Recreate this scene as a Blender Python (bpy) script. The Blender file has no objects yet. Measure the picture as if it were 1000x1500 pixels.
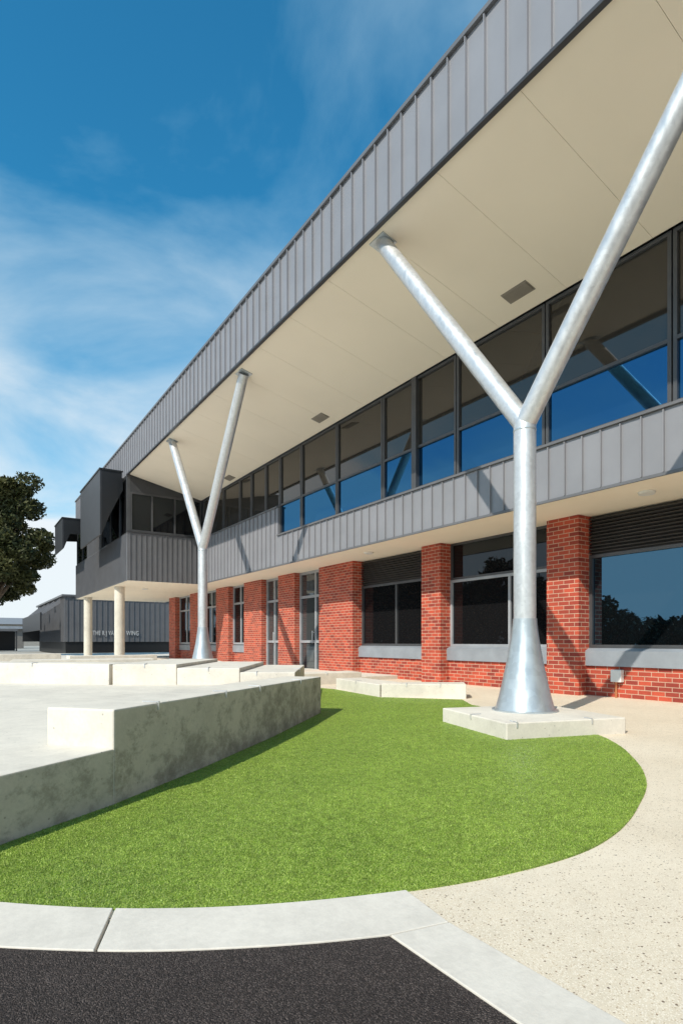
import bpy, math, random
import numpy as np
from mathutils import Vector
random.seed(7); rng = np.random.default_rng(7)
scene = bpy.context.scene
COL = scene.collection

# ------------------------------------------------------------ materials
def new_mat(name):
    m = bpy.data.materials.new(name); m.use_nodes = True
    nt = m.node_tree; b = nt.nodes['Principled BSDF']
    return m, nt, b
def N(nt, t, **kw):
    n = nt.nodes.new(t)
    for k, v in kw.items(): setattr(n, k, v)
    return n
def L(nt, a, b): nt.links.new(a, b)
def ramp(nt, fac, stops):
    r = N(nt, 'ShaderNodeValToRGB'); e = r.color_ramp.elements
    while len(e) < len(stops): e.new(0.5)
    for el, (p, c) in zip(e, stops):
        el.position = p; el.color = (c[0], c[1], c[2], 1) if not isinstance(c, (int, float)) else (c, c, c, 1)
    L(nt, fac, r.inputs[0]); return r.outputs[0]
def mix(nt, fac, a, b, mode='MIX'):
    n = N(nt, 'ShaderNodeMix', data_type='RGBA', blend_type=mode)
    for i, s in ((0, fac), (6, a), (7, b)):
        if hasattr(s, 'links'): L(nt, s, n.inputs[i])
        elif isinstance(s, (int, float)): n.inputs[i].default_value = s if i == 0 else (s, s, s, 1)
        else: n.inputs[i].default_value = (s[0], s[1], s[2], 1)
    return n.outputs[2]
def pos(nt):
    return N(nt, 'ShaderNodeNewGeometry').outputs['Position']
def noise(nt, vec, scale, detail=4, rough=0.55, dist=0.0):
    n = N(nt, 'ShaderNodeTexNoise'); n.inputs['Scale'].default_value = scale
    n.inputs['Detail'].default_value = detail; n.inputs['Roughness'].default_value = rough
    n.inputs['Distortion'].default_value = dist
    L(nt, vec, n.inputs['Vector']); return n.outputs['Fac']
def bump(nt, b, h, strength, dist=0.01):
    n = N(nt, 'ShaderNodeBump'); n.inputs['Strength'].default_value = strength
    n.inputs['Distance'].default_value = dist
    L(nt, h, n.inputs['Height']); L(nt, n.outputs[0], b.inputs['Normal'])
def scaled(nt, vec, s):
    m = N(nt, 'ShaderNodeMapping'); m.inputs['Scale'].default_value = s
    L(nt, vec, m.inputs[0]); return m.outputs[0]
def mul(nt, a, b):
    n = N(nt, 'ShaderNodeMath', operation='MULTIPLY')
    for i, s in enumerate((a, b)):
        if hasattr(s, 'links'): L(nt, s, n.inputs[i])
        else: n.inputs[i].default_value = s
    return n.outputs[0]

def mat_plain(name, c, rough=0.5, metal=0.0, var=0.12, sc=3.0, spec=None):
    m, nt, b = new_mat(name); p = pos(nt)
    f = noise(nt, p, sc, 5)
    lo = [x * (1 - var) for x in c]; hi = [min(1, x * (1 + var)) for x in c]
    L(nt, ramp(nt, f, [(0.3, lo), (0.7, hi)]), b.inputs['Base Color'])
    b.inputs['Roughness'].default_value = rough; b.inputs['Metallic'].default_value = metal
    if spec is not None: b.inputs['Specular IOR Level'].default_value = spec
    return m
def mat_concrete(name, c, stain=0.0, grain=1.0, side=1.0):
    m, nt, b = new_mat(name); p = pos(nt)
    big = noise(nt, p, 1.1, 6, 0.6); fine = noise(nt, p, 45, 3, 0.7); mid = noise(nt, p, 5.5, 6, .65)
    col = ramp(nt, big, [(0.25, [x * .84 for x in c]), (0.55, c), (0.8, [min(1, x * 1.06) for x in c])])
    col = mix(nt, 0.16 * grain, col, ramp(nt, fine, [(0.3, 0.35), (0.7, 1.0)]), 'MULTIPLY')
    col = mix(nt, 0.24, col, ramp(nt, mid, [(0.32, 0.55), (0.58, 1.0)]), 'MULTIPLY')
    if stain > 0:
        # painted-in shade plus weather stains on the upright faces turned away from the sun (south-east side), stains heavier towards the turf end
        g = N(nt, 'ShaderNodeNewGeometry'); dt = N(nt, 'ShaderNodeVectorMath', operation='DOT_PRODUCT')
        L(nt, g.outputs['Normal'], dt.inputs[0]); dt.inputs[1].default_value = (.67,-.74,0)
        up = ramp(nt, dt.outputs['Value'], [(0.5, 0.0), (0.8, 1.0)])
        col = mix(nt, up, col, mix(nt, 1.0, col, (side, side*.985, side*.95), 'MULTIPLY'))  # shade of the face turned from the sun, multiplied into the colour
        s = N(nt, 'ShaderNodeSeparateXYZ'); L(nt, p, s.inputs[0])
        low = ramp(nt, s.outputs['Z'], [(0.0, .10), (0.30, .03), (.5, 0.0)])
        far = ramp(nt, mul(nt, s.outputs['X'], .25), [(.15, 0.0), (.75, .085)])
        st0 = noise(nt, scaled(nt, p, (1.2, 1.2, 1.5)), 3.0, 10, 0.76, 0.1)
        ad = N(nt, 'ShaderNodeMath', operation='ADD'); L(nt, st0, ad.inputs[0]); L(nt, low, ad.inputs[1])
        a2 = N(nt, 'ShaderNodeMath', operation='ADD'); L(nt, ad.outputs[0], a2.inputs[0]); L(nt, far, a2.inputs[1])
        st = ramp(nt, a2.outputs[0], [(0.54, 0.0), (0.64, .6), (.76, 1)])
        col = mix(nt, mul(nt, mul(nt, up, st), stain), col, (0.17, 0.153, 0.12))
        v = N(nt, 'ShaderNodeTexVoronoi'); v.inputs['Scale'].default_value = 13; L(nt, p, v.inputs['Vector'])
        holes = ramp(nt, v.outputs['Distance'], [(0.05, 1.0), (0.10, 0.0)])
        col = mix(nt, mul(nt, holes, .6), col, (0.16, 0.145, 0.12))
    L(nt, col, b.inputs['Base Color']); b.inputs['Roughness'].default_value = 0.85
    bump(nt, b, fine, 0.25, 0.004)
    return m
def mat_brick():
    m, nt, b = new_mat('red_brick'); p = pos(nt)
    s = N(nt, 'ShaderNodeSeparateXYZ'); L(nt, p, s.inputs[0])
    a = N(nt, 'ShaderNodeMath', operation='ADD'); L(nt, s.outputs[0], a.inputs[0]); L(nt, s.outputs[1], a.inputs[1])
    c = N(nt, 'ShaderNodeCombineXYZ'); L(nt, a.outputs[0], c.inputs[0]); L(nt, s.outputs[2], c.inputs[1])
    t = N(nt, 'ShaderNodeTexBrick'); L(nt, c.outputs[0], t.inputs['Vector'])
    t.inputs['Scale'].default_value = 1; t.inputs['Brick Width'].default_value = 0.23; t.inputs['Row Height'].default_value = 0.080
    t.inputs['Mortar Size'].default_value = 0.0070; t.inputs['Mortar Smooth'].default_value = 0.2; t.inputs['Bias'].default_value = -.06
    t.inputs['Color1'].default_value = (0.53, 0.082, 0.040, 1); t.inputs['Color2'].default_value = (0.25, 0.033, 0.023, 1)
    t.inputs['Mortar'].default_value = (0.56, 0.37, 0.27, 1)
    f = noise(nt, p, 3.0, 5); f2 = noise(nt, p, 60, 3)
    col = mix(nt, 0.5, t.outputs['Color'], ramp(nt, f, [(0.3, 0.6), (0.7, 1.1)]), 'MULTIPLY')
    col = mix(nt, 0.3, col, ramp(nt, f2, [(0.3, 0.5), (0.7, 1.1)]), 'MULTIPLY')
    L(nt, col, b.inputs['Base Color']); b.inputs['Roughness'].default_value = 0.8
    inv = N(nt, 'ShaderNodeMath', operation='SUBTRACT'); inv.inputs[0].default_value = 1; L(nt, t.outputs['Fac'], inv.inputs[1])
    bump(nt, b, inv.outputs[0], 0.5, 0.006)
    return m
def mat_aggregate():
    m, nt, b = new_mat('exposed_aggregate'); p = pos(nt)
    big = noise(nt, p, 0.9, 5); mid = noise(nt, p, 7, 5, .65)
    col = ramp(nt, big, [(0.3, (0.65, 0.56, 0.43)), (0.7, (0.75, 0.66, 0.525))])
    col = mix(nt, .24, col, ramp(nt, mid, [(.35, .7), (.6, 1.0)]), 'MULTIPLY')
    def speck(scale, lo, hi, keep, colour, col):
        v = N(nt, 'ShaderNodeTexVoronoi'); v.inputs['Scale'].default_value = scale; L(nt, p, v.inputs['Vector'])
        d = ramp(nt, v.outputs['Distance'], [(lo, 1.0), (hi, 0.0)])
        sx = N(nt, 'ShaderNodeSeparateXYZ'); L(nt, v.outputs['Color'], sx.inputs[0])
        k = ramp(nt, sx.outputs[0], [(keep, 0.0), (keep + 0.03, 1.0)])
        return mix(nt, mul(nt, d, k), col, colour)
    col = speck(190, 0.35, 0.5, 0.45, (0.80, 0.72, 0.60), col)
    col = speck(150, 0.3, 0.42, 0.80, (0.48, 0.37, 0.25), col)
    col = speck(80, 0.20, 0.32, 0.82, (0.26, 0.18, 0.12), col)
    col = speck(46, 0.15, 0.23, 0.82, (0.18, 0.13, 0.09), col)
    col = speck(30, 0.10, 0.155, 0.78, (0.15, 0.105, 0.075), col)
    L(nt, col, b.inputs['Base Color']); b.inputs['Roughness'].default_value = 0.75
    bump(nt, b, noise(nt, p, 180, 2, 0.6), 0.4, 0.004)
    return m
def mat_asphalt():
    m, nt, b = new_mat('asphalt'); p = pos(nt)
    v = N(nt, 'ShaderNodeTexVoronoi'); v.inputs['Scale'].default_value = 240; L(nt, p, v.inputs['Vector'])
    s = N(nt, 'ShaderNodeSeparateXYZ'); L(nt, v.outputs['Color'], s.inputs[0])
    col = ramp(nt, s.outputs[0], [(0.0, (0.023, 0.018, 0.017)), (0.7, (0.060, 0.047, 0.043)), (0.97, (0.135, 0.108, 0.098))])
    col = mix(nt, 0.5, col, ramp(nt, noise(nt, p, 3, 6, .65), [(0.3, 0.55), (0.7, 1.1)]), 'MULTIPLY')
    L(nt, col, b.inputs['Base Color']); b.inputs['Roughness'].default_value = 0.85; b.inputs['Specular IOR Level'].default_value = .3
    inv = N(nt, 'ShaderNodeMath', operation='SUBTRACT'); inv.inputs[0].default_value = 1; L(nt, v.outputs['Distance'], inv.inputs[1])
    bump(nt, b, inv.outputs[0], .85, 0.009)
    return m
def mat_galv(name, c, rough=0.42, metal=0.55, patch=26):
    m, nt, b = new_mat(name); p = pos(nt)
    v = N(nt, 'ShaderNodeTexVoronoi'); v.inputs['Scale'].default_value = patch; L(nt, p, v.inputs['Vector'])
    s = N(nt, 'ShaderNodeSeparateXYZ'); L(nt, v.outputs['Color'], s.inputs[0])
    f = noise(nt, scaled(nt, p, (1, 1, .35)), 9, 5, 0.6)
    col = mix(nt, 0.5, ramp(nt, f, [(0.3, [x * .78 for x in c]), (0.7, c)]), ramp(nt, s.outputs[0], [(0, [x * .84 for x in c]), (1, [min(1, x * 1.08) for x in c])]))
    L(nt, col, b.inputs['Base Color']); b.inputs['Metallic'].default_value = metal
    L(nt, ramp(nt, f, [(0.3, rough - .08), (0.7, rough + .12)]), b.inputs['Roughness'])
    return m
def mat_glass(name, tint, ior, filt, rough=.008):
    m, nt, b = new_mat(name); p = pos(nt)
    b.inputs['Base Color'].default_value = (*tint, 1); b.inputs['Roughness'].default_value = 0.3
    b.inputs['Specular IOR Level'].default_value = 0.0
    g = N(nt, 'ShaderNodeBsdfGlossy'); g.inputs['Roughness'].default_value = rough
    g.inputs['Color'].default_value = (*filt, 1)
    fr = N(nt, 'ShaderNodeFresnel'); fr.inputs['IOR'].default_value = ior
    mx = N(nt, 'ShaderNodeMixShader'); L(nt, fr.outputs[0], mx.inputs[0]); L(nt, b.outputs[0], mx.inputs[1]); L(nt, g.outputs[0], mx.inputs[2])
    bn = N(nt, 'ShaderNodeBump'); bn.inputs['Strength'].default_value = 0.03; bn.inputs['Distance'].default_value = 0.02
    L(nt, noise(nt, p, 0.8, 2), bn.inputs['Height']); L(nt, bn.outputs[0], g.inputs['Normal'])
    L(nt, mx.outputs[0], nt.nodes['Material Output'].inputs[0])
    return m
def mat_leaf(name, dark, light, sc):
    m, nt, b = new_mat(name); p = pos(nt)
    f = noise(nt, p, sc, 3); f2 = noise(nt, p, sc * 9, 2)
    col = mix(nt, 0.5, ramp(nt, f, [(0.35, dark), (0.65, light)]), ramp(nt, f2, [(0.3, dark), (0.75, light)]))
    L(nt, col, b.inputs['Base Color']); b.inputs['Roughness'].default_value = 0.55
    b.inputs['Specular IOR Level'].default_value = 0.25
    return m
def mat_turf(name, k=1.0):
    m, nt, b = new_mat(name); p = pos(nt)
    big = noise(nt, p, 1.5, 6, .7); fine = noise(nt, p, 130, 2); mid = noise(nt, p, 18, 4, .78)
    col = mix(nt, 0.66, ramp(nt, big, [(0.32, (0.15*k, 0.27*k, 0.026*k)), (0.68, (0.34*k, 0.50*k, 0.068*k))]),
              ramp(nt, fine, [(0.34, (0.045*k, 0.105*k, 0.010*k)), (0.5, (0.24*k, 0.37*k, 0.044*k)), (0.66, (0.66*k, 0.74*k, 0.24*k))]))
    col = mix(nt, .6, col, ramp(nt, mid, [(.33, .40), (.6, 1.1)]), 'MULTIPLY')
    L(nt, col, b.inputs['Base Color']); b.inputs['Roughness'].default_value = 0.5
    b.inputs['Specular IOR Level'].default_value = 0.3
    return m

M = dict(
    brick=mat_brick(), agg=mat_aggregate(), asphalt=mat_asphalt(),
    conc=mat_concrete('smooth_concrete', (0.64, 0.60, 0.52), 0.0),
    conc_b=mat_concrete('weathered_shaded_concrete', (0.73, 0.68, 0.595), 0.8, 1.0, .78),
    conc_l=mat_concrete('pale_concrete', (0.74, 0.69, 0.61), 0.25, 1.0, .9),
    kerb=mat_concrete('kerb_concrete', (0.72, 0.675, 0.605), 0.0),
    galv=mat_galv('galvanised_steel', (0.66, 0.68, 0.70), .40, .6),
    zinc=mat_galv('mottled_zinc', (0.52, 0.575, 0.61), 0.36, 0.65, 14),
    clad=mat_plain('grey_metal_cladding', (0.25, 0.255, 0.28), 0.45, 0.2, 0.06, 1.5),
    clad_d=mat_plain('dark_metal_cladding', (0.145, 0.148, 0.16), 0.45, 0.25, 0.08, 1.5),
    trim=mat_plain('charcoal_trim', (0.05, 0.052, 0.058), 0.45, 0.2),
    black=mat_plain('black_metal', (0.016, 0.017, 0.019), 0.4, 0.2),
    hood=mat_plain('hood_metal', (0.034, 0.036, 0.041), 0.45, 0.2),
    soffit=mat_plain('cream_soffit_board', (0.86, 0.775, 0.645), 0.8, 0, 0.03, 0.6),
    frame=mat_plain('dark_window_frame', (0.085, 0.088, 0.095), 0.4, 0.4),
    frame_l=mat_plain('grey_window_frame', (0.34, 0.36, 0.39), 0.4, 0.2),
    sill=mat_plain('blue_grey_sill', (0.27, 0.30, 0.34), 0.45, 0.15),
    glass=mat_glass('tinted_glass', (0.030, 0.027, 0.023), 1.72, (.92,.90,.88)),
    glass_b=mat_glass('sky_blue_glass', (0.003, 0.008, 0.018), 3.0, (.13,.50,.96)),  # blue of the reflected sky put into the filter colour
    glass_g=mat_glass('dark_solar_glass', (0.004, 0.005, 0.006), 2.8, (.26,.62,.95), .010),
    glass_d=mat_glass('dark_clear_glass', (0.008, 0.008, 0.009), 1.6, (.60,.72,.82), .01),
    glass_p=mat_glass('pale_door_glass', (0.05, 0.055, 0.058), 2.0, (.75,.85,.92), .01),
    louvre=mat_plain('louvre_metal', (0.075, 0.07, 0.068), 0.5, 0.2),
    vent=mat_plain('vent_metal', (0.27, 0.24, 0.20), 0.5, 0.1),
    white=mat_plain('white_plastic', (0.7, 0.7, 0.68), 0.5),
    copper=mat_plain('copper_pipe', (0.5, 0.2, 0.09), 0.45, 0.6),
    roof=mat_plain('roof_metal', (0.25, 0.25, 0.26), 0.5, 0.2),
    ground=mat_concrete('far_ground', (0.40, 0.38, 0.34), 0.0),
    bark=mat_plain('bark', (0.12, 0.09, 0.065), 0.9, 0, 0.4, 5),
    leaf=mat_leaf('eucalypt_leaves', (0.014, 0.024, 0.008), (0.085, 0.085, 0.026), 0.7),
    leaf2=mat_leaf('belt_leaves', (0.010, 0.015, 0.007), (0.03, 0.038, 0.014), 0.3),
    turf=mat_turf('artificial_turf'), tsoil=mat_turf('turf_backing', .7),
    letter=mat_plain('sign_letter_metal', (0.55, 0.56, 0.57), 0.4, 0.0),
    joint=mat_plain('joint_gap', (0.22, 0.20, 0.17), 0.9),
    shed=mat_plain('shed_wall', (0.16, 0.15, 0.14), .7), hall=mat_plain('far_hall_wall', (0.30, 0.29, 0.27), .7),
)

# ------------------------------------------------------------ mesh helpers
ORG = {}
class MB:
    def __init__(s): s.v = []; s.f = []
    def add(s, vs, fs):
        o = len(s.v); s.v += [tuple(p) for p in vs]; s.f += [tuple(i + o for i in f) for f in fs]; return s
    def box(s, x0, x1, y0, y1, z0, z1):
        return s.add([(x0,y0,z0),(x1,y0,z0),(x1,y1,z0),(x0,y1,z0),(x0,y0,z1),(x1,y0,z1),(x1,y1,z1),(x0,y1,z1)],
              [(0,3,2,1),(4,5,6,7),(0,1,5,4),(1,2,6,5),(2,3,7,6),(3,0,4,7)])
    def prism(s, poly, z0, z1):
        a = sum(poly[i][0]*poly[(i+1)%len(poly)][1]-poly[(i+1)%len(poly)][0]*poly[i][1] for i in range(len(poly)))
        zt = list(z1) if hasattr(z1, '__len__') else [z1]*len(poly)
        if a < 0: poly = poly[::-1]; zt = zt[::-1]
        n = len(poly)
        vs = [(p[0], p[1], z0) for p in poly] + [(p[0], p[1], z) for p, z in zip(poly, zt)]
        fs = [tuple(range(n-1, -1, -1)), tuple(range(n, 2*n))] + [(i, (i+1)%n, n+(i+1)%n, n+i) for i in range(n)]
        return s.add(vs, fs)
    def sheet(s, poly, z):
        a = sum(poly[i][0]*poly[(i+1)%len(poly)][1]-poly[(i+1)%len(poly)][0]*poly[i][1] for i in range(len(poly)))
        if a < 0: poly = poly[::-1]
        return s.add([(p[0], p[1], z) for p in poly], [tuple(range(len(poly)))])
    def extr_y(s, prof, y0, y1):       # profile in XZ swept along Y
        n = len(prof)
        vs = [(x, y0, z) for x, z in prof] + [(x, y1, z) for x, z in prof]
        return s.add(vs, [tuple(range(n)), tuple(range(2*n-1, n-1, -1))] + [(i, n+i, n+(i+1)%n, (i+1)%n) for i in range(n)])
    def tube(s, p0, p1, r0, r1=None, n=24, rings=1):
        r1 = r0 if r1 is None else r1
        p0 = Vector(p0); p1 = Vector(p1); d = (p1-p0).normalized()
        u = d.cross(Vector((0,0,1)) if abs(d.z) < .95 else Vector((1,0,0))).normalized(); w = d.cross(u)
        vs = []
        for k in range(rings+1):
            t = k/rings; c = p0.lerp(p1, t); r = r0+(r1-r0)*t
            vs += [c + (u*math.cos(2*math.pi*i/n) + w*math.sin(2*math.pi*i/n))*r for i in range(n)]
        fs = [tuple(range(n-1, -1, -1)), tuple(range(rings*n, rings*n+n))]
        for k in range(rings):
            fs += [(k*n+i, k*n+(i+1)%n, (k+1)*n+(i+1)%n, (k+1)*n+i) for i in range(n)]
        return s.add(vs, fs)
    def lathe(s, cx, cy, prof, n=40):
        vs = []
        for r, z in prof: vs += [(cx+r*math.cos(2*math.pi*i/n), cy+r*math.sin(2*math.pi*i/n), z) for i in range(n)]
        m = len(prof)
        fs = [tuple(range(n-1, -1, -1)), tuple(range((m-1)*n, m*n))]
        for k in range(m-1): fs += [(k*n+i, k*n+(i+1)%n, (k+1)*n+(i+1)%n, (k+1)*n+i) for i in range(n)]
        return s.add(vs, fs)
    def build(s, name, mat, parent=None, origin=None, bevel=0, smooth=False):
        o3 = ORG[parent.name] if parent else (origin or (0,0,0))
        me = bpy.data.meshes.new(name)
        me.from_pydata([(p[0]-o3[0], p[1]-o3[1], p[2]-o3[2]) for p in s.v], [], s.f); me.update()
        me.materials.append(mat)
        ob = bpy.data.objects.new(name, me); COL.objects.link(ob)
        if parent: ob.parent = parent
        else: ob.location = o3
        ORG[ob.name] = o3
        if smooth:
            me.polygons.foreach_set('use_smooth', [True]*len(me.polygons))
            me.set_sharp_from_angle(angle=math.radians(40))
        if bevel:
            b = ob.modifiers.new('bevel', 'BEVEL'); b.width = bevel; b.segments = 2; b.limit_method = 'ANGLE'
        return ob
def empty(name, loc, label, cat, group=None):
    o = bpy.data.objects.new(name, None); COL.objects.link(o); o.location = loc; ORG[o.name] = tuple(loc)
    return tag(o, label, cat, group)
def tag(o, label=None, cat=None, group=None, kind=None):
    if label: o['label'] = label
    if cat: o['category'] = cat
    if group: o['group'] = group
    if kind: o['kind'] = kind
    return o
def struct(o, label=None, cat=None): return tag(o, label, cat, None, 'structure')
def lerp(a, b, t): return (a[0]+(b[0]-a[0])*t, a[1]+(b[1]-a[1])*t)
def smooth_line(pts, k=5):             # Catmull-Rom through the surveyed points
    out = []
    for i in range(len(pts)-1):
        p0 = pts[max(0, i-1)]; p1 = pts[i]; p2 = pts[i+1]; p3 = pts[min(len(pts)-1, i+2)]
        for j in range(k):
            t = j/k
            out.append(tuple(.5*((2*p1[c])+(-p0[c]+p2[c])*t+(2*p0[c]-5*p1[c]+4*p2[c]-p3[c])*t*t+(-p0[c]+3*p1[c]-3*p2[c]+p3[c])*t**3) for c in (0, 1)))
    return out + [pts[-1]]
def split_at(line, x):                 # cut a left-to-right line at a given X
    for i in range(len(line)-1):
        if line[i][0] <= x < line[i+1][0]:
            t = (x-line[i][0])/(line[i+1][0]-line[i][0]); p = lerp(line[i], line[i+1], t)
            return line[:i+1]+[p], [p]+line[i+1:]

# ------------------------------------------------------------ the ground
struct(MB().sheet([(-300,-300),(400,-300),(400,500),(-300,500)], -0.04).build('ground', M['ground']), 'flat grey ground reaching out to the horizon', 'ground')
struct(MB().prism([(1.0,-9),(10.2,-9),(10.2,12.2),(-3,12.2),(-3,8.5),(1.0,1.2)], -0.03, 0.0).build('path', M['agg']),
       'cream exposed aggregate path curving between the turf and brick wall', 'path')
out_edge = smooth_line([(-.62,2.80),(-.25,2.49),(.111,2.19),(.38,1.985),(.60,1.845),(.855,1.71),(1.04,1.625),(1.215,1.556)])
turf_rim = smooth_line([(-.22,3.00),(-.05,2.76),(.131,2.565),(.43,2.31),(.763,2.095),(1.113,1.93),(1.489,1.80),(1.83,1.718),(2.19,1.675),(2.52,1.68),(2.85,1.745),(3.17,1.85),(3.46,1.97),(3.80,2.12),(4.10,2.28),(4.48,2.53),(4.85,2.82),(5.22,3.14),(5.55,3.49)])
in_edge = [p for p in turf_rim if p[0] <= 1.4891]
struct(MB().prism([(-30,-30),(1.205,-30)] + out_edge[::-1] + [(-30,-18)], -0.02, 0.004).build('road', M['asphalt']),
       'dark asphalt driveway in the foreground', 'road')
def kerb_seg(pts_o, pts_i):
    return MB().prism(pts_o + pts_i[::-1], -0.02, 0.010)
k1 = kerb_seg(split_at(out_edge, .362)[0], split_at(in_edge, .478)[0])
k2 = kerb_seg(split_at(out_edge, .371)[1], split_at(in_edge, .487)[1] + [(1.445,1.513)])
k3 = MB().prism([(1.205,-9),(1.445,-9),(1.445,1.508),(1.217,1.550)], -0.02, 0.010)
for kb, lb in ((k1, 'left pale concrete kerb section beside the concrete retaining wall'), (k2, 'curved pale concrete kerb section below the turf edge'),
               (k3, 'straight pale concrete kerb strip between asphalt and aggregate path')):
    struct(kb.build('kerb', M['kerb'], bevel=0.003), lb, 'kerb')

# turf
turf_poly = turf_rim + [(6.05,4.2),(6.45,5.4),(6.74,6.55),(7.2,7.2),(6.45,8.15),(6.28,8.32),(6.55,10.2),(6.38,11.3),(5.3,10.2),(4.7,8.6),(4.22,6.95),(2.75,5.48),(1.63,4.45),(.79,3.73),(.17,3.29)]
struct(MB().prism(turf_poly, -0.02, 0.006).build('turf_base', M['tsoil']), 'green backing under the artificial turf', 'turf')
def inside(P, poly):
    x, y = P[:,0], P[:,1]; c = np.zeros(len(P), bool); j = len(poly)-1
    for i in range(len(poly)):
        xi, yi = poly[i]; xj, yj = poly[j]
        if yi != yj:
            c ^= ((yi > y) != (yj > y)) & (x < (xj-xi)*(y-yi)/(yj-yi)+xi)
        j = i
    return c
ped_poly = [(5.02,5.36),(4.62,4.0),(6.05,3.59),(6.45,4.95)]
def blades(n, hmin, hmax, wid):
    P = np.empty((0,2))
    tp = np.array(turf_poly); lo, hi = tp.min(0), tp.max(0)
    while len(P) < n:
        Q = rng.uniform(lo, hi, (n*2, 2)); Q = Q[inside(Q, turf_poly) & ~inside(Q, ped_poly)]
        dd = .549*Q[:,0]+.836*Q[:,1]
        keep = rng.uniform(0, 1, len(Q)) < np.clip((2.6/np.maximum(dd, 1))**1.3, .1, 1)
        P = np.vstack([P, Q[keep]])
    P = P[:n]; dd = .549*P[:,0]+.836*P[:,1]
    h = rng.uniform(hmin, hmax, n); w = wid*(0.8+0.2*dd/2.2)*rng.uniform(.7, 1.2, n); a = rng.uniform(0, 2*np.pi, n); t = rng.uniform(0, 2*np.pi, n)
    lean = h*rng.uniform(.2, 1.1, n)
    V = np.zeros((n, 3, 3))
    V[:,0,0] = P[:,0]-np.cos(a)*w/2; V[:,0,1] = P[:,1]-np.sin(a)*w/2; V[:,0,2] = 0.004
    V[:,1,0] = P[:,0]+np.cos(a)*w/2; V[:,1,1] = P[:,1]+np.sin(a)*w/2; V[:,1,2] = 0.004
    V[:,2,0] = P[:,0]+np.cos(t)*lean; V[:,2,1] = P[:,1]+np.sin(t)*lean; V[:,2,2] = 0.006+h
    return V.reshape(-1, 3)
def tri_mesh(name, V, mat, k=3):
    nf = len(V)//k
    me = bpy.data.meshes.new(name); me.vertices.add(len(V)); me.vertices.foreach_set('co', V.astype(np.float32).ravel())
    me.loops.add(len(V)); me.loops.foreach_set('vertex_index', np.arange(len(V), dtype=np.int32))
    me.polygons.add(nf); me.polygons.foreach_set('loop_start', np.arange(0, len(V), k, dtype=np.int32))
    me.update(calc_edges=True); me.validate(); me.materials.append(mat)
    ob = bpy.data.objects.new(name, me); COL.objects.link(ob); ORG[ob.name] = (0,0,0); return ob
tag(tri_mesh('turf', blades(480000, 0.003, 0.009, 0.0034), M['turf']), 'short bright green artificial turf in a rounded bed', 'turf', kind='stuff')

# ------------------------------------------------------------ concrete terrace and blocks
face = [(-3.0,1.05),(.17,3.29),(.79,3.73),(1.63,4.45),(2.75,5.48),(4.22,6.95)]
def off(pts, w):
    out = []
    for i, p in enumerate(pts):
        a = pts[max(0, i-1)]; b = pts[min(len(pts)-1, i+1)]
        dx, dy = b[0]-a[0], b[1]-a[1]; l = math.hypot(dx, dy)
        out.append((p[0]-dy/l*w, p[1]+dx/l*w))
    return out
bench_f = face[2:]; bench_b = off(bench_f, .50)
ter = face[:3] + [bench_b[0]] + bench_b[1:] + [(3.55,8.25),(1.94,9.26),(.55,10.7),(-14,24),(-20,10),(-20,-10)]
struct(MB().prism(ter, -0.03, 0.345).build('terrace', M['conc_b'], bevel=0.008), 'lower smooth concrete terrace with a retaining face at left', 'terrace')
def clip(px, py, dx, dy, zt, parent, name='edge_clip', down=.05):
    # thin metal strip folded over the arris
    l = math.hypot(dx, dy); dx, dy = dx/l, dy/l; nx, ny = -dy, dx     # (nx,ny) points back over the top
    def q(a, b): return (px+dx*a+nx*b, py+dy*a+ny*b)
    m = MB(); m.prism([q(-.006,-.009), q(.006,-.009), q(.006,.12), q(-.006,.12)], zt+.0015, zt+.011)
    m.prism([q(-.006,-.009), q(.006,-.009), q(.006,-.001), q(-.006,-.001)], zt-down, zt+.0015)
    return m.build(name, M['galv'], parent)
bz = [.585,.575,.555,.51]
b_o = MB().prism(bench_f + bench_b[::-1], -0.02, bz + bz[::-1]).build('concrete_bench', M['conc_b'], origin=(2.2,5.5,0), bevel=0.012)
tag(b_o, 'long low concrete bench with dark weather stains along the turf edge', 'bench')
for (t, i) in ((.42, 0), (.25, 1), (.75, 1), (.5, 2)):
    a, b = bench_f[i], bench_f[i+1]; p = lerp(a, b, t)
    clip(p[0], p[1], b[0]-a[0], b[1]-a[1], bz[i]+(bz[i+1]-bz[i])*t, b_o)
def block(poly, z0, z1, label, mat='conc_l', bevel=.012, clips=()):
    cx = sum(p[0] for p in poly)/len(poly); cy = sum(p[1] for p in poly)/len(poly)
    o = MB().prism(poly, z0, z1).build('concrete_block', M[mat], origin=(cx, cy, z0), bevel=bevel)
    tag(o, label, 'concrete block', 'pale concrete seating blocks')
    for (i, t) in clips:
        a, b = poly[i], poly[(i+1) % len(poly)]; p = lerp(a, b, t); clip(p[0], p[1], b[0]-a[0], b[1]-a[1], z1, o)
    return o
# row behind the bench: overlapping slabs stepping down to the right and running back towards the far column
block([(1.94,9.26),(2.75,8.73),(4.35,11.15),(3.55,11.70)], -0.02, .655, 'tallest concrete slab of the stepped row behind the long bench', clips=((0, .5),))
block([(2.755,8.735),(3.55,8.21),(5.10,10.60),(4.345,11.13)], -0.02, .60, 'middle concrete slab of the stepped row behind the long bench', clips=((0, .5),))
block([(3.555,8.215),(4.25,7.75),(5.75,10.10),(5.105,10.59)], -0.02, .535, 'lowest concrete slab of the stepped row, nearest the turf', clips=((0, .3), (1, .4)))
block([(-3.2,14.55),(.55,10.66),(1.90,9.30),(2.35,9.75),(1.0,11.12),(-2.75,15.0)], -0.02, .66, 'long concrete ledge closing the back of the terrace floor at left', clips=((0,.55),(1,.3)))
block([(6.6,10.26),(6.285,8.34),(6.95,8.36),(7.2,10.2)], -0.02, .23, 'low concrete block behind the turf, left of the near pair', clips=((0,.5),))
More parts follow.
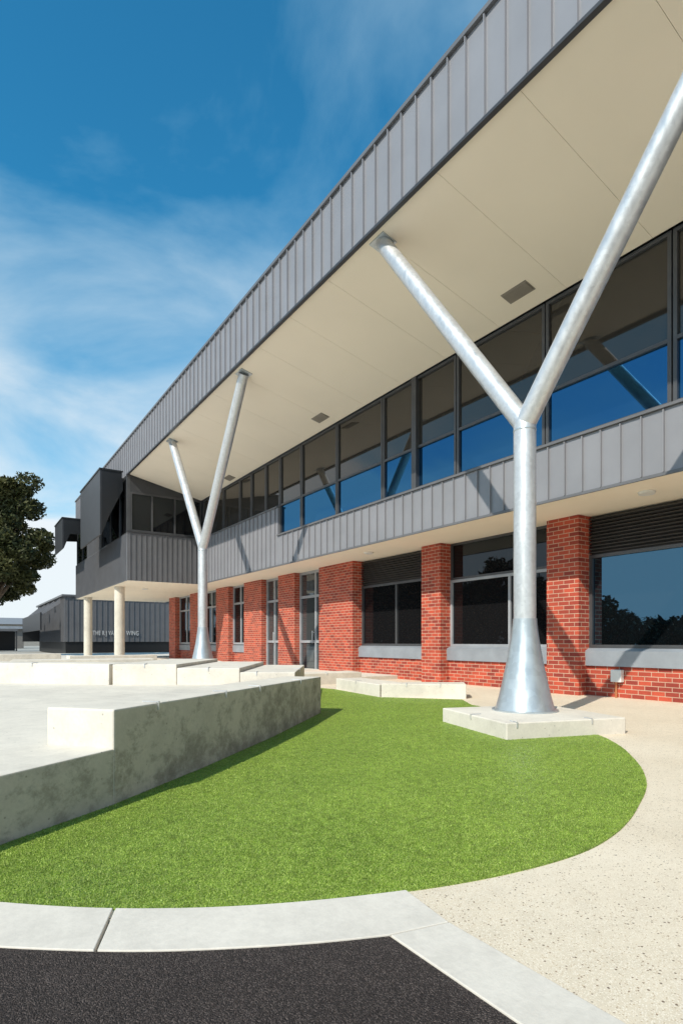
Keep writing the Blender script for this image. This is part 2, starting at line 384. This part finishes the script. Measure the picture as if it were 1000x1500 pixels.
block([(6.30,8.30),(7.39,7.29),(7.80,7.75),(6.98,8.34)], -0.02, .25, 'low concrete block behind the turf, right of the near pair', clips=((0,.3),(0,.7)))
block([(6.2,11.55),(8.1,11.45),(8.15,12.15),(6.25,12.25)], -0.02, .27, 'low concrete block lying across the path before the glass doors', clips=((0,.5),))
ped = block(ped_poly, -0.02, .175, 'pale concrete footing block under the nearest steel column', 'conc_l', clips=((0,.5),(1,.08),(1,.7)))
block([(5.0,14.8),(6.5,14.8),(6.5,16.5),(5.0,16.5)], 0.05, .30, 'pale concrete footing block under the far steel column', clips=((3,.5),))
# upper plaza
struct(MB().prism([(-60,14.2),(1.0,11.6),(3.2,11.9),(6.0,12.25),(9.9,12.2),(9.9,36),(30,36),(30,49),(-60,49)], -0.03, .10).build('plaza', M['conc_l'], bevel=.01), 'pale concrete plaza in front of the far wing', 'pavement')
block([(2.9,12.4),(5.2,12.0),(5.65,14.4),(3.35,14.75)], .05, .50, 'broad concrete slab between the stepped row and the far steel column', clips=((0,.5),))
block([(1.0,15.6),(4.2,15.2),(4.3,15.95),(1.1,16.35)], .05, .56, 'low concrete ledge left of the far steel column')
block([(3.2,22.0),(6.2,22.0),(6.2,22.7),(3.2,22.7)], .05, .50, 'low concrete ledge in front of the nearer round column')
block([(.2,25.5),(3.4,25.5),(3.4,26.2),(.2,26.2)], .05, .52, 'low concrete ledge left of the round columns')

# ------------------------------------------------------------ the building
XF, XB, XW, XP = 5.40, 8.35, 9.87, 9.55
Z0, ZT = 3.36, 4.33
ZT2, ZS = 5.22, 6.80
YN, YR, YE = -7.0, 23.2, 35.0
def zs_at(x): return 7.45 + (x-5.46)*(6.80-7.45)/(8.35-5.46)
B = empty('school_building', (9.0, 12.0, 0), 'long two storey school building with grey metal cladding and red brick ground floor', 'building')
def seams_x(mb, x, y0, y1, z0, z1, step=.32, proud=.040, w=.016):
    y = y0 + step*.5
    while y < y1-.05:
        mb.box(x-proud, x+.002, y-w/2, y+w/2, z0, z1); y += step
f = MB().box(XF, XF+.03, YN, YE, 7.43, 8.70); seams_x(f, XF, YN, YE, 7.435, 8.69)
fo = f.build('fascia', M['clad'], B)
MB().box(XF-.05, XF+.20, YN, YE, 8.703, 8.765).build('cap_flashing', M['clad_d'], fo)
MB().box(XF-.042, XF+.031, YN, YR, 7.385, 7.428).build('drip_edge', M['trim'], fo)
# soffit boards with open joints
sm = MB()
ys = [YN] + [v for v in np.arange(.28-1.42*5, YR, 1.42) if v > YN+.2] + [YR]
for a, b in zip(ys[:-1], ys[1:]):
    p, q = XF+.034, XB-.02
    sm.extr_y([(p, zs_at(p)), (q, zs_at(q)), (q, zs_at(q)+.03), (p, zs_at(p)+.03)], a+.0025, b-.0025)
so = sm.build('soffit', M['soffit'], B)
MB().extr_y([(XF+.034, zs_at(XF+.034)+.034), (XB, zs_at(XB)+.034), (XB, zs_at(XB)+.06), (XF+.034, zs_at(XF+.034)+.06)], YN, YR).build('joint_backing', M['joint'], so)
def soffit_vent(x, y, lx=.42, ly=.42):
    m = MB()
    def slab(xa, xb, ya, yb, t0, t1):
        m.extr_y([(xa, zs_at(xa)-t1), (xb, zs_at(xb)-t1), (xb, zs_at(xb)-t0), (xa, zs_at(xa)-t0)], ya, yb)
    slab(x-lx/2, x+lx/2, y-ly/2, y+ly/2, .002, .010)
    for k in range(9):
        xa = x-lx/2+.03+k*(lx-.06)/9
        slab(xa, xa+.018, y-ly/2+.02, y+ly/2-.02, .010, .022)
    m.build('soffit_vent', M['vent'], B)
def on_soffit(px, py):
    k = (px-500)/853
    best = min(((abs(940-853*(zs_at(x)-1)/(.549*x+.836*Y)-py), x, Y) for x in np.arange(5.6, 8.3, .02) for Y in [x*(.836-.549*k)/(.549+.836*k)]))
    return best[1], best[2]
for px, py in ((758,428), (469,612), (336,700)):
    x, y = on_soffit(px, py); soffit_vent(x, y, .26, .52)
MB().box(XF+.2, 19, YN, YE, 8.45, 8.60).build('roof', M['roof'], B)
MB().box(XF+.12, 19, YN-.12, YN-.001, 3.36, 8.6).build('end_wall', M['clad'], B)
MB().box(XW+.2, 19, YN-.12, YN-.001, 0, 3.35).build('end_wall', M['brick'], B)
MB().box(18.8, 19, YN, 36, 0, 8.44).build('rear_wall', M['clad'], B)
# cladding bands
YT = 16.25
c = MB().box(XB-.05, XB+.10, YN, YT, Z0, ZT-.045); seams_x(c, XB-.05, YN, YT, Z0+.03, ZT-.06)
co = c.build('cladding_band', M['clad'], B)
MB().box(XB-.095, XB+.14, YN, YT, ZT-.042, ZT).build('flashing', M['clad_d'], co)
MB().box(XB-.08, XB-.051, YN, YR, Z0-.02, Z0+.026).build('drip_edge', M['clad_d'], co)
c = MB().box(XB-.052, XB+.10, YT+.002, YR, Z0, ZT2-.045); seams_x(c, XB-.05, YT, YR, Z0+.03, ZT2-.06)
co = c.build('cladding_band', M['clad'], B)
MB().box(XB-.095, XB+.14, YT+.002, YR-.1, ZT2-.042, ZT2).build('flashing', M['clad_d'], co)
MB().box(XB-.02, XW+.3, YN, YR, Z0-.012, Z0-.002).build('lower_soffit', M['soffit'], B)
for (x, y) in ((9.0, 12.4), (9.0, 5.0)):
    MB().tube((x, y, Z0-.05), (x, y, Z0-.013), .12, .13, 20).build('ceiling_light', M['white'], B)
# windows on planes of constant X
def winx(x, y0, y1, z0, z1, mul=(), tr=(), fw=.055, dep=.09, fm='frame', name='window', parent=None, mats=('glass',)):
    ysx = [y0] + sorted(mul) + [y1]; zsx = [z0] + sorted(tr) + [z1]
    m = MB()
    m.box(x, x+dep, y0, y0+fw, z0, z1); m.box(x, x+dep, y1-fw, y1, z0, z1)
    m.box(x+.001, x+dep, y0+fw, y1-fw, z0, z0+fw); m.box(x+.001, x+dep, y0+fw, y1-fw, z1-fw, z1)
    for v in mul: m.box(x+.002, x+dep, v-fw/2, v+fw/2, z0+fw, z1-fw)
    for i in range(len(ysx)-1):
        a = ysx[i] + (fw if i == 0 else fw/2); b = ysx[i+1] - (fw if i == len(ysx)-2 else fw/2)
        for v in tr: m.box(x+.003, x+dep, a, b, v-fw/2, v+fw/2)
    o = m.build(name, M[fm], parent or B)
    for i in range(len(ysx)-1):
        for j in range(len(zsx)-1):
            # each pane is glazed very slightly out of true
            t1, t2 = rng.uniform(-.0012, .0012, 2)
            ya, yb, za, zb = ysx[i]+.012, ysx[i+1]-.012, zsx[j]+.012, zsx[j+1]-.012
            w_, h_ = (yb-ya)*t1, (zb-za)*t2
            MB().add([(x+.045-w_-h_,ya,za),(x+.045+w_-h_,yb,za),(x+.045+w_+h_,yb,zb),(x+.045-w_+h_,ya,zb),(x+.056-w_-h_,ya,za),(x+.056+w_-h_,yb,za),(x+.056+w_+h_,yb,zb),(x+.056-w_+h_,ya,zb)],
                 [(0,3,2,1),(4,5,6,7),(0,1,5,4),(1,2,6,5),(2,3,7,6),(3,0,4,7)]).build('pane', M[mats[min(j, len(mats)-1)]], o)
    return o
def ypx(px, X):
    k = (px-500)/853; return X*(.836-.549*k)/(.549+.836*k)
um = [YN+.01, -4.9, -2.6, -.3, 2.0, ypx(983, XB), ypx(797, XB), ypx(667, XB), ypx(607, XB), ypx(559, XB), ypx(492, XB), ypx(440, XB), YT]
for a, b in zip(um[:-1], um[1:]):
    winx(XB+.02, a+.012, b-.012, ZT+.002, ZS-.004, (), (5.26,), mats=('glass_b', 'glass'))
um2 = [YT, ypx(388, XB), ypx(367, XB), ypx(350, XB), ypx(326, XB), YR-.06]
for a, b in zip(um2[:-1], um2[1:]):
    winx(XB+.02, a+.012, b-.012, ZT2+.002, ZS-.004)
MB().box(XB-.03, XB+.13, ypx(607, XB)-.075, ypx(607, XB)+.075, ZT+.003, ZS-.006).build('mullion_post', M['frame'], B)
# ---- bay at the far end: return face at YR, side face on the fascia line
def seams_y(mb, y, x0, x1, z0, z1, step=.2, proud=.03, w=.022):
    x = x0+step*.5
    while x < x1-.04:
        mb.box(x-w/2, x+w/2, y-proud, y+.002, z0, z1); x += step
c = MB().box(XF+.002, XB+.06, YR, YR+.12, Z0, ZT2); seams_y(c, YR, XF, XB-.06, Z0+.02, ZT2-.02)
co = c.build('bay_cladding', M['clad_d'], B)
MB().box(XF-.02, XB-.06, YR-.05, YR+.11, ZT2+.001, ZT2+.05).build('flashing', M['trim'], co)
c = MB().box(XF, XF+.12, YR+.122, YE, Z0, 5.18); seams_x(c, XF, YR+.1, YE, Z0+.02, 5.17, .2, .03)
c.box(XF, XF+.12, 28.3, 31.6, 5.181, 7.427); seams_x(c, XF, 28.3, 31.6, 5.19, 7.42, .2, .03)
co = c.build('bay_cladding', M['clad_d'], B)
MB().box(XF+.12, 18.8, YE-.12, YE-.001, Z0, 8.44).build('end_wall', M['clad_d'], B)
def winy(y, x0, x1, z0, z1, mul, fw=.06):
    xs = [x0] + list(mul) + [x1]; m = MB()
    m.box(x0, x0+fw, y, y+.09, z0, z1); m.box(x1-fw, x1, y, y+.09, z0, z1)
    m.box(x0+fw, x1-fw, y+.001, y+.09, z0, z0+fw); m.box(x0+fw, x1-fw, y+.001, y+.09, z1-fw, z1)
    for v in mul: m.box(v-fw/2, v+fw/2, y+.002, y+.09, z0+fw, z1-fw)
    o = m.build('window', M['frame'], B)
    for a, b in zip(xs[:-1], xs[1:]): MB().box(a+.012, b-.012, y+.045, y+.055, z0+.012, z1-.012).build('pane', M['glass_d'], o)
winy(YR+.01, XF+.12, XB, ZT2+.052, 6.78, (6.35, 7.25))
MB().add([(XF+.1,YR+.01,6.785),(XB,YR+.01,6.785),(XB,YR+.01,6.81),(XF+.1,YR+.01,7.42),(XF+.1,YR+.1,6.785),(XB,YR+.1,6.785),(XB,YR+.1,6.81),(XF+.1,YR+.1,7.42)],
     [(0,1,2,3),(7,6,5,4),(0,4,5,1),(1,5,6,2),(2,6,7,3),(3,7,4,0)]).build('window_head', M['trim'], B)
MB().box(XF-.01, XF+.11, YR, YR+.12, ZT2+.052, 7.426).build('corner_post', M['frame'], B)
GD = ('glass_d',)
winx(XF+.03, YR+.13, 28.28, 5.19, 7.426, (24.7, 26.4), mats=GD); winx(XF+.03, 31.62, YE-.14, 5.19, 7.426, (33.2,), mats=GD)
def hood(y0, y1, z0, z1, xo):
    t = .06
    o = MB().box(xo, xo+t, y0, y1, z0, z1-t-.002).build('window_hood', M['hood'], B)
    m = MB().box(xo-.03, XF-.001, y0-.03, y1+.03, z1-t, z1)
    prof = [(xo+t+.002, z0), (xo+t+.28, z0+.75), (XF-.002, z1-.75), (XF-.002, z1-t-.001), (xo+t+.002, z1-t-.001)]
    m.extr_y(prof, y0, y0+t); m.extr_y(prof, y1-t, y1)
    m.build('hood_side', M['black'], o)
hood(23.9, 28.2, 5.15, 7.72, 4.55); hood(31.8, 34.5, 5.65, 7.2, 4.30)
MB().box(XF+.02, XW+.4, YR+.004, YE-.005, Z0-.012, Z0-.002).build('bay_soffit', M['soffit'], B)
MB().tube((6.9, 26.4, Z0-.05), (6.9, 26.4, Z0-.013), .12, .13, 20).build('ceiling_light', M['white'], B)
# ---- ground floor
piers = [(-4.80,-4.12),(-1.10,-.42),(2.60,3.28),(6.58,7.28),(10.27,10.95),(13.95,15.85),(17.47,18.68),(20.04,21.67),(23.3,24.7),(26.9,28.2),(30.5,31.6)]
for a, b in piers:
    MB().box(XP, XW+.18, a, b, -.03, Z0-.014).build('brick_pier', M['brick'], B, bevel=.004)
kinds = ['A','A','A','B','C','D','D2','W','W','W']
def louvre(y0, y1, z0, z1):
    m = MB(); m.box(XW+.08, XW+.1, y0, y1, z0, z1)
    z = z0+.03
    while z < z1-.04:
        m.add([(XW-.02,y0,z),(XW+.06,y0,z+.05),(XW+.06,y0,z+.058),(XW-.02,y0,z+.008),(XW-.02,y1,z),(XW+.06,y1,z+.05),(XW+.06,y1,z+.058),(XW-.02,y1,z+.008)],
              [(0,1,2,3),(7,6,5,4),(0,4,5,1),(1,5,6,2),(2,6,7,3),(3,7,4,0)]); z += .062
    m.build('louvre', M['louvre'], B)
GG = ('glass_g',)
for k, (p, q) in enumerate(zip(piers[:-1], piers[1:])):
    a, b = p[1]+.002, q[0]-.002; kd = kinds[k]
    xw = XW-.06
    if kd in 'ABCW':
        MB().box(xw, xw+.22, a, b, -.03, .55).build('brick_wall', M['brick'], B)
        si = MB().extr_y([(xw-.05,.555),(xw+.2,.555),(xw+.2,.88),(xw+.05,.88),(xw-.06,.83)], a, b).build('window_sill', M['sill'], B)
    if kd == 'A':
        louvre(a, b, 2.62, Z0-.014); winx(XW, a, b, .882, 2.615, ((a+b)/2-1.0,), (), .06, fm='frame', mats=GG)
    if kd == 'B':
        winx(XW, a, b, .882, 2.47, (a+(b-a)*.40,), (), .06, fm='frame_l', mats=GD); winx(XW+.01, a, b, 2.475, Z0-.014, (), (), .05, mats=GD)
    if kd == 'C':
        louvre(a, b, 2.62, Z0-.014); winx(XW, a, b, .882, 2.615, ((a+b)/2-.1,), (), .06, fm='frame', mats=GD)
    if kd == 'W': winx(XW-.1, a, b, .882, Z0-.014, ((a+b)/2,), (2.6,), .08, fm='frame_l', mats=GD)
    if kd in ('D', 'D2'):
        d = winx(XW-.12, a, b, 0.0, Z0-.014, (a+.55,) if kd == 'D' else ((a+b)/2,), (1.0, 2.5), .085, fm='frame_l', name='door', mats=('glass_p',))
        MB().tube((XW-.17, a+.66, .95), (XW-.17, a+.66, 1.35), .015).tube((XW-.17, a+.66, 1.0), (XW-.10, a+.66, 1.0), .01, n=8).tube((XW-.17, a+.66, 1.3), (XW-.10, a+.66, 1.3), .01, n=8).build('handle', M['galv'], d)

# ------------------------------------------------------------ steel Y columns
def y_column(x, y, zb, label):
    r = .131; zf = 3.62; zt = zs_at(x)-.012
    t = empty('steel_column', (x, y, zb), label, 'column', 'galvanised Y shaped columns carrying the roof')
    MB().lathe(x, y, [(.385,zb),(.385,zb+.016),(.345,zb+.018),(.305,zb+.16),(.25,zb+.40),(.205,zb+.62),(.168,zb+.85),(.145,zb+1.02),(.140,zb+1.10)], 48).build('base_cone', M['zinc'], t, smooth=True)
    MB().tube((x, y, zb+1.095), (x, y, zf), r, r, 40, 4).build('shaft', M['galv'], t, smooth=True)
    MB().lathe(x, y, [(.132,zf-.10),(.136,zf-.095),(.136,zf-.08),(.132,zf-.075)], 40).build('weld_collar', M['zinc'], t, smooth=True)
    for s in (1, -1):
        e = Vector((x, y+s*2.80, zt)); b = Vector((x, y, zf-.01)); dirv = (e-b).normalized()
        MB().tube(b-dirv*.02, e, .124, .122, 40, 6).build('arm', M['galv'], t, smooth=True)
        MB().extr_y([(x-.14,zs_at(x-.14)-.018),(x+.14,zs_at(x+.14)-.018),(x+.14,zs_at(x+.14)-.002),(x-.14,zs_at(x-.14)-.002)], y+s*2.8-.18, y+s*2.8+.18).build('top_plate', M['zinc'], t)
    bm_ = MB()
    n = 24; vs = []
    for i in range(13):
        th = math.pi*i/12
        vs += [(x+.1315*math.sin(th)*math.cos(2*math.pi*j/n), y+.1315*math.sin(th)*math.sin(2*math.pi*j/n), zf-.01+.1315*math.cos(th)) for j in range(n)]
    fs = [(i*n+j, (i+1)*n+j, (i+1)*n+(j+1)%n, i*n+(j+1)%n) for i in range(12) for j in range(n)]
    bm_.add(vs, fs).build('fork_joint', M['galv'], t, smooth=True)
y_column(5.68, 4.64, .175, 'nearest galvanised Y shaped column standing beside the turf')
y_column(5.68, 15.69, .30, 'far galvanised Y shaped column standing before the clad bay')
for (px, Xc, lb) in ((175, 5.75, 'round concrete column under the clad bay, the nearer of two'), (129, 5.75, 'round concrete column under the clad bay, the farther of two')):
    yy = ypx(px, Xc)
    o = MB().lathe(Xc, yy, [(.21,.09),(.21,1.2),(.21,2.4),(.21,Z0-.016)], 32).build('concrete_column', M['conc'], origin=(Xc, yy, .09), smooth=True)
    tag(o, lb, 'column', 'round concrete columns')

# wall box on its pipe
x, y = XW-.06, ypx(906, XW-.06)
t = empty('wall_tap_box', (x, y, 0), 'small white box on a copper pipe against the brick wall', 'tap box')
MB().box(x-.10, x-.002, y-.10, y+.10, .28, .50).build('box', M['white'], t, bevel=.01)
MB().tube((x-.05, y+.02, 0), (x-.05, y+.02, .285), .02, .02, 12).build('pipe', M['copper'], t)

# ------------------------------------------------------------ far building
F = empty('low_building', (12, 50, 0), 'low dark grey clad building with raised letters behind the columns', 'building')
w = MB().box(6.9, 26, 50, 68, .98, 4.55); seams_y(w, 50, 6.9, 26, 1.0, 4.5, .42, .05, .05); seams_x(w, 6.9, 50, 68, 1.0, 4.5, .6, .06, .06)
wo = w.build('wall', M['clad_d'], F)
MB().box(7.0, 25.9, 50.1, 67.9, 0, .978).build('base_wall', M['black'], F)
MB().box(6.7, 26.2, 49.85, 68.1, 4.552, 4.70).build('roof', M['clad_d'], F)
for i in range(5):       # raking fins along the side
    ya = 51.5+i*3.4
    m = MB(); m.add([(6.82,ya,4.5),(5.4,ya,3.2),(5.4,ya,3.05),(6.82,ya,4.1),(6.82,ya+.12,4.5),(5.4,ya+.12,3.2),(5.4,ya+.12,3.05),(6.82,ya+.12,4.1)],
          [(0,1,2,3),(7,6,5,4),(0,4,5,1),(1,5,6,2),(2,6,7,3),(3,7,4,0)]); m.build('raking_fin', M['clad'], F)
MB().box(5.3, 5.42, 51.0, 66.0, 1.9, 3.3).build('screen', M['hood'], F)
MB().box(5.3, 6.8, 65.9, 66.0, 1.0, 3.3).build('screen', M['black'], F)
def xat(px, Y): k = (px-500)/853; return Y*(.549+.836*k)/(.836-.549*k)
def letters(txt, px0, px1, z, h, y=49.90):
    cu = bpy.data.curves.new('t', 'FONT'); cu.body = txt; cu.size = h/.70; cu.extrude = .015; cu.space_character = 1.15
    tmp = bpy.data.objects.new('t', cu); COL.objects.link(tmp); bpy.context.view_layer.update()
    me = bpy.data.meshes.new_from_object(tmp.evaluated_get(bpy.context.evaluated_depsgraph_get()))
    bpy.data.objects.remove(tmp); me.materials.clear(); me.materials.append(M['letter'])
    xs = [v.co.x for v in me.vertices]; wd = max(xs)-min(xs); x0, x1 = xat(px0, y), xat(px1, y)
    s = (x1-x0)/wd; mn = min(xs)
    for v in me.vertices: v.co.x = (v.co.x-mn)*s
    o = bpy.data.objects.new('letters', me); COL.objects.link(o); o.parent = F
    o.location = (x0-12, y-50, z); o.rotation_euler = (math.radians(90), 0, 0)
letters('THE R.J VA', 136, 166.5, 1.52, .36); letters('WING', 185, 203, 1.52, .36)

# ------------------------------------------------------------ distant sheds
S = empty('pale_shed', (4.5, 100, 0), 'small pale roofed shed far away at the left edge', 'shed')
MB().box(-2, 8.2, 100, 106, 0, 2.9).build('wall', M['shed'], S)
MB().box(-2.4, 8.6, 99.5, 106.5, 2.902, 3.3).build('roof', M['sill'], S)
MB().box(2, 4.4, 99.93, 99.998, 0, 2.4).build('door', M['trim'], S)
S = empty('long_hall', (10, 170, 0), 'long low grey hall beyond the pale shed', 'building')
MB().box(-30, 40, 170, 190, 0, 5.4).build('wall', M['hall'], S)
MB().add([(-31,169,5.41),(41,169,5.41),(41,191,5.41),(-31,191,5.41),(-31,180,7.4),(41,180,7.4)], [(0,1,5,4),(2,3,4,5),(0,4,3),(1,2,5),(3,2,1,0)]).build('roof', M['roof'], S)
S = empty('dark_shelter', (3, 72, 0), 'dark open shelter with a flat roof left of the low building', 'shelter')
MB().box(-6, 5.2, 70, 74, 2.1, 2.35).build('roof', M['clad_d'], S)
MB().box(-6, 5.2, 73.8, 74, .0, 2.098).build('back_wall', M['black'], S)
for xx in (-2.2, 1.6, 5.0): MB().box(xx, xx+.14, 70.1, 70.24, 0, 2.098).build('post', M['trim'], S)

# ------------------------------------------------------------ trees
def leaf_cloud(centers, radii, per, size):
    V = []
    for c, r in zip(centers, radii):
        d = rng.normal(size=(per, 3)); d /= np.linalg.norm(d, axis=1)[:,None]
        p = c + d*r*rng.uniform(.25, 1, (per,1))**.6*np.array([1,1,.7])
        u = rng.normal(size=(per,3)); u /= np.linalg.norm(u, axis=1)[:,None]
        w = np.cross(u, rng.normal(size=(per,3))); w /= np.linalg.norm(w, axis=1)[:,None]
        s = size*rng.uniform(.6, 1.3, (per,1))
        V.append(np.stack([p-u*s, p-w*s*.4, p+u*s, p+w*s*.4], 1).reshape(-1, 3))
    return np.vstack(V)
tx, ty = 1.75, 41.8
T = empty('eucalyptus_tree', (tx, ty, 0), 'tall dark eucalyptus tree with an uneven crown at the left edge', 'tree')
tr = MB().tube((tx,ty,-.1), (tx+.1,ty,2.8), .34, .24, 14, 3)
cs, rs = [], []
for i in range(82):
    th = rng.uniform(0, 2*np.pi); ph = rng.uniform(-1, 1)
    rr = rng.uniform(.4, 1.0)
    c_ = np.array([tx-.05+3.35*rr*math.cos(th)*math.sqrt(1-ph*ph*.7), ty+3.3*rr*math.sin(th)*math.sqrt(1-ph*ph*.7), 7.1+4.8*ph*rr]); cs.append(c_); rs.append(rng.uniform(.5, 1.05))
    if i % 3 == 0: 
        s0 = Vector((tx+.1, ty, 2.7+.03*i)); mid = s0.lerp(Vector(c_), .5)+Vector((0,0,.4))
        tr.tube(s0, mid, .13, .08, 8).tube(mid, Vector(c_), .08, .03, 8)
tr.build('trunk', M['bark'], T)
lv = leaf_cloud(cs, rs, 480, .15) - np.array([tx, ty, 0])
o = tri_mesh('crown', lv, M['leaf'], 4); o.parent = T
# belt of trees across the yard, seen mirrored in the ground floor glass
cs = []; rs = []
for y in np.arange(-40, 170, 1.5):
    h = (4.6 if y < 45 else 4.6+min(1, (y-45)/14)*7.5)+1.5*math.sin(y*.16)+.9*math.sin(y*.43+1)+rng.uniform(-.3, .3)
    nz = max(3, int(h/1.3))
    for k in range(nz):
        cs.append(np.array([-48+rng.uniform(-2, 2), y+rng.uniform(-1, 1), .6+(h-.8)*(k+.5)/nz])); rs.append(rng.uniform(1.5, 2.0))
tag(tri_mesh('tree_belt', leaf_cloud(cs, rs, 230, .42), M['leaf2'], 4), 'dark belt of trees across the yard mirrored in the windows', 'trees', kind='stuff')

# ------------------------------------------------------------ camera, sun, sky
cd = bpy.data.cameras.new('camera'); cam = bpy.data.objects.new('camera', cd); COL.objects.link(cam)
cd.sensor_fit = 'HORIZONTAL'; cd.sensor_width = 24; cd.lens = 24*.853; cd.shift_y = .19; cd.clip_start = .05; cd.clip_end = 2000
cam.location = (0,0,1.0); cam.rotation_euler = (math.radians(90), 0, -math.atan2(.549,.836)); scene.camera = cam
EL = math.radians(40); tos = Vector((-.923*math.cos(EL), -.385*math.cos(EL), math.sin(EL)))
sd = bpy.data.lights.new('sun', 'SUN'); sd.energy = 5.0; sd.angle = math.radians(.5); sd.color = (1, .92, .785)
sun = bpy.data.objects.new('sun', sd); COL.objects.link(sun); sun.rotation_euler = (-tos).to_track_quat('-Z', 'Y').to_euler(); sun.location = (-20,-10,30)
W = bpy.data.worlds.new('World'); scene.world = W; W.use_nodes = True; nt = W.node_tree; nt.nodes.clear()
sky = N(nt, 'ShaderNodeTexSky', sky_type='NISHITA'); sky.sun_disc = False; sky.sun_elevation = EL; sky.sun_rotation = math.atan2(tos.x, tos.y) % (2*math.pi)
sky.ozone_density = 2.0; sky.dust_density = .3; sky.air_density = 1.0
bg = N(nt, 'ShaderNodeBackground'); bg.inputs[1].default_value = .138
L(nt, mix(nt, 1.0, sky.outputs[0], (.24, 1.12, 1.30), 'MULTIPLY'), bg.inputs[0])
tc = N(nt, 'ShaderNodeTexCoord'); sp = N(nt, 'ShaderNodeSeparateXYZ'); L(nt, tc.outputs['Generated'], sp.inputs[0])
def mth(op, a, b):
    n = N(nt, 'ShaderNodeMath', operation=op)
    for i, s in enumerate((a, b)):
        if hasattr(s, 'links'): L(nt, s, n.inputs[i])
        else: n.inputs[i].default_value = s
    return n.outputs[0]
zz = mth('ADD', mth('MAXIMUM', sp.outputs[2], 0), .25)
cv = N(nt, 'ShaderNodeCombineXYZ'); L(nt, mth('DIVIDE', sp.outputs[0], zz), cv.inputs[0]); L(nt, mth('DIVIDE', sp.outputs[1], zz), cv.inputs[1])
mp = N(nt, 'ShaderNodeMapping'); mp.inputs['Rotation'].default_value = (0,0,math.radians(-20)); mp.inputs['Scale'].default_value = (.8,1.1,1); mp.inputs['Location'].default_value = (3.1,1.7,0); L(nt, cv.outputs[0], mp.inputs[0])
n1 = noise(nt, mp.outputs[0], 1.6, 8, .55, .6)
hor = ramp(nt, sp.outputs[2], [(0.0, .54), (.14, .50), (.30, .30), (.44, .10), (.65, .04)])
cl = mth('ADD', n1, hor)
fac = ramp(nt, cl, [(.42, 0.0), (.64, .40), (.94, .97)])
bg2 = N(nt, 'ShaderNodeBackground'); bg2.inputs[1].default_value = .97
L(nt, ramp(nt, cl, [(.45, (.42,.75,.93)), (.9, (.90,.96,1.0))]), bg2.inputs[0])
mx = N(nt, 'ShaderNodeMixShader'); L(nt, fac, mx.inputs[0]); L(nt, bg.outputs[0], mx.inputs[1]); L(nt, bg2.outputs[0], mx.inputs[2])
ow = N(nt, 'ShaderNodeOutputWorld'); L(nt, mx.outputs[0], ow.inputs[0])
scene.view_settings.view_transform = 'Standard'; scene.view_settings.look = 'None'; scene.view_settings.exposure = 0
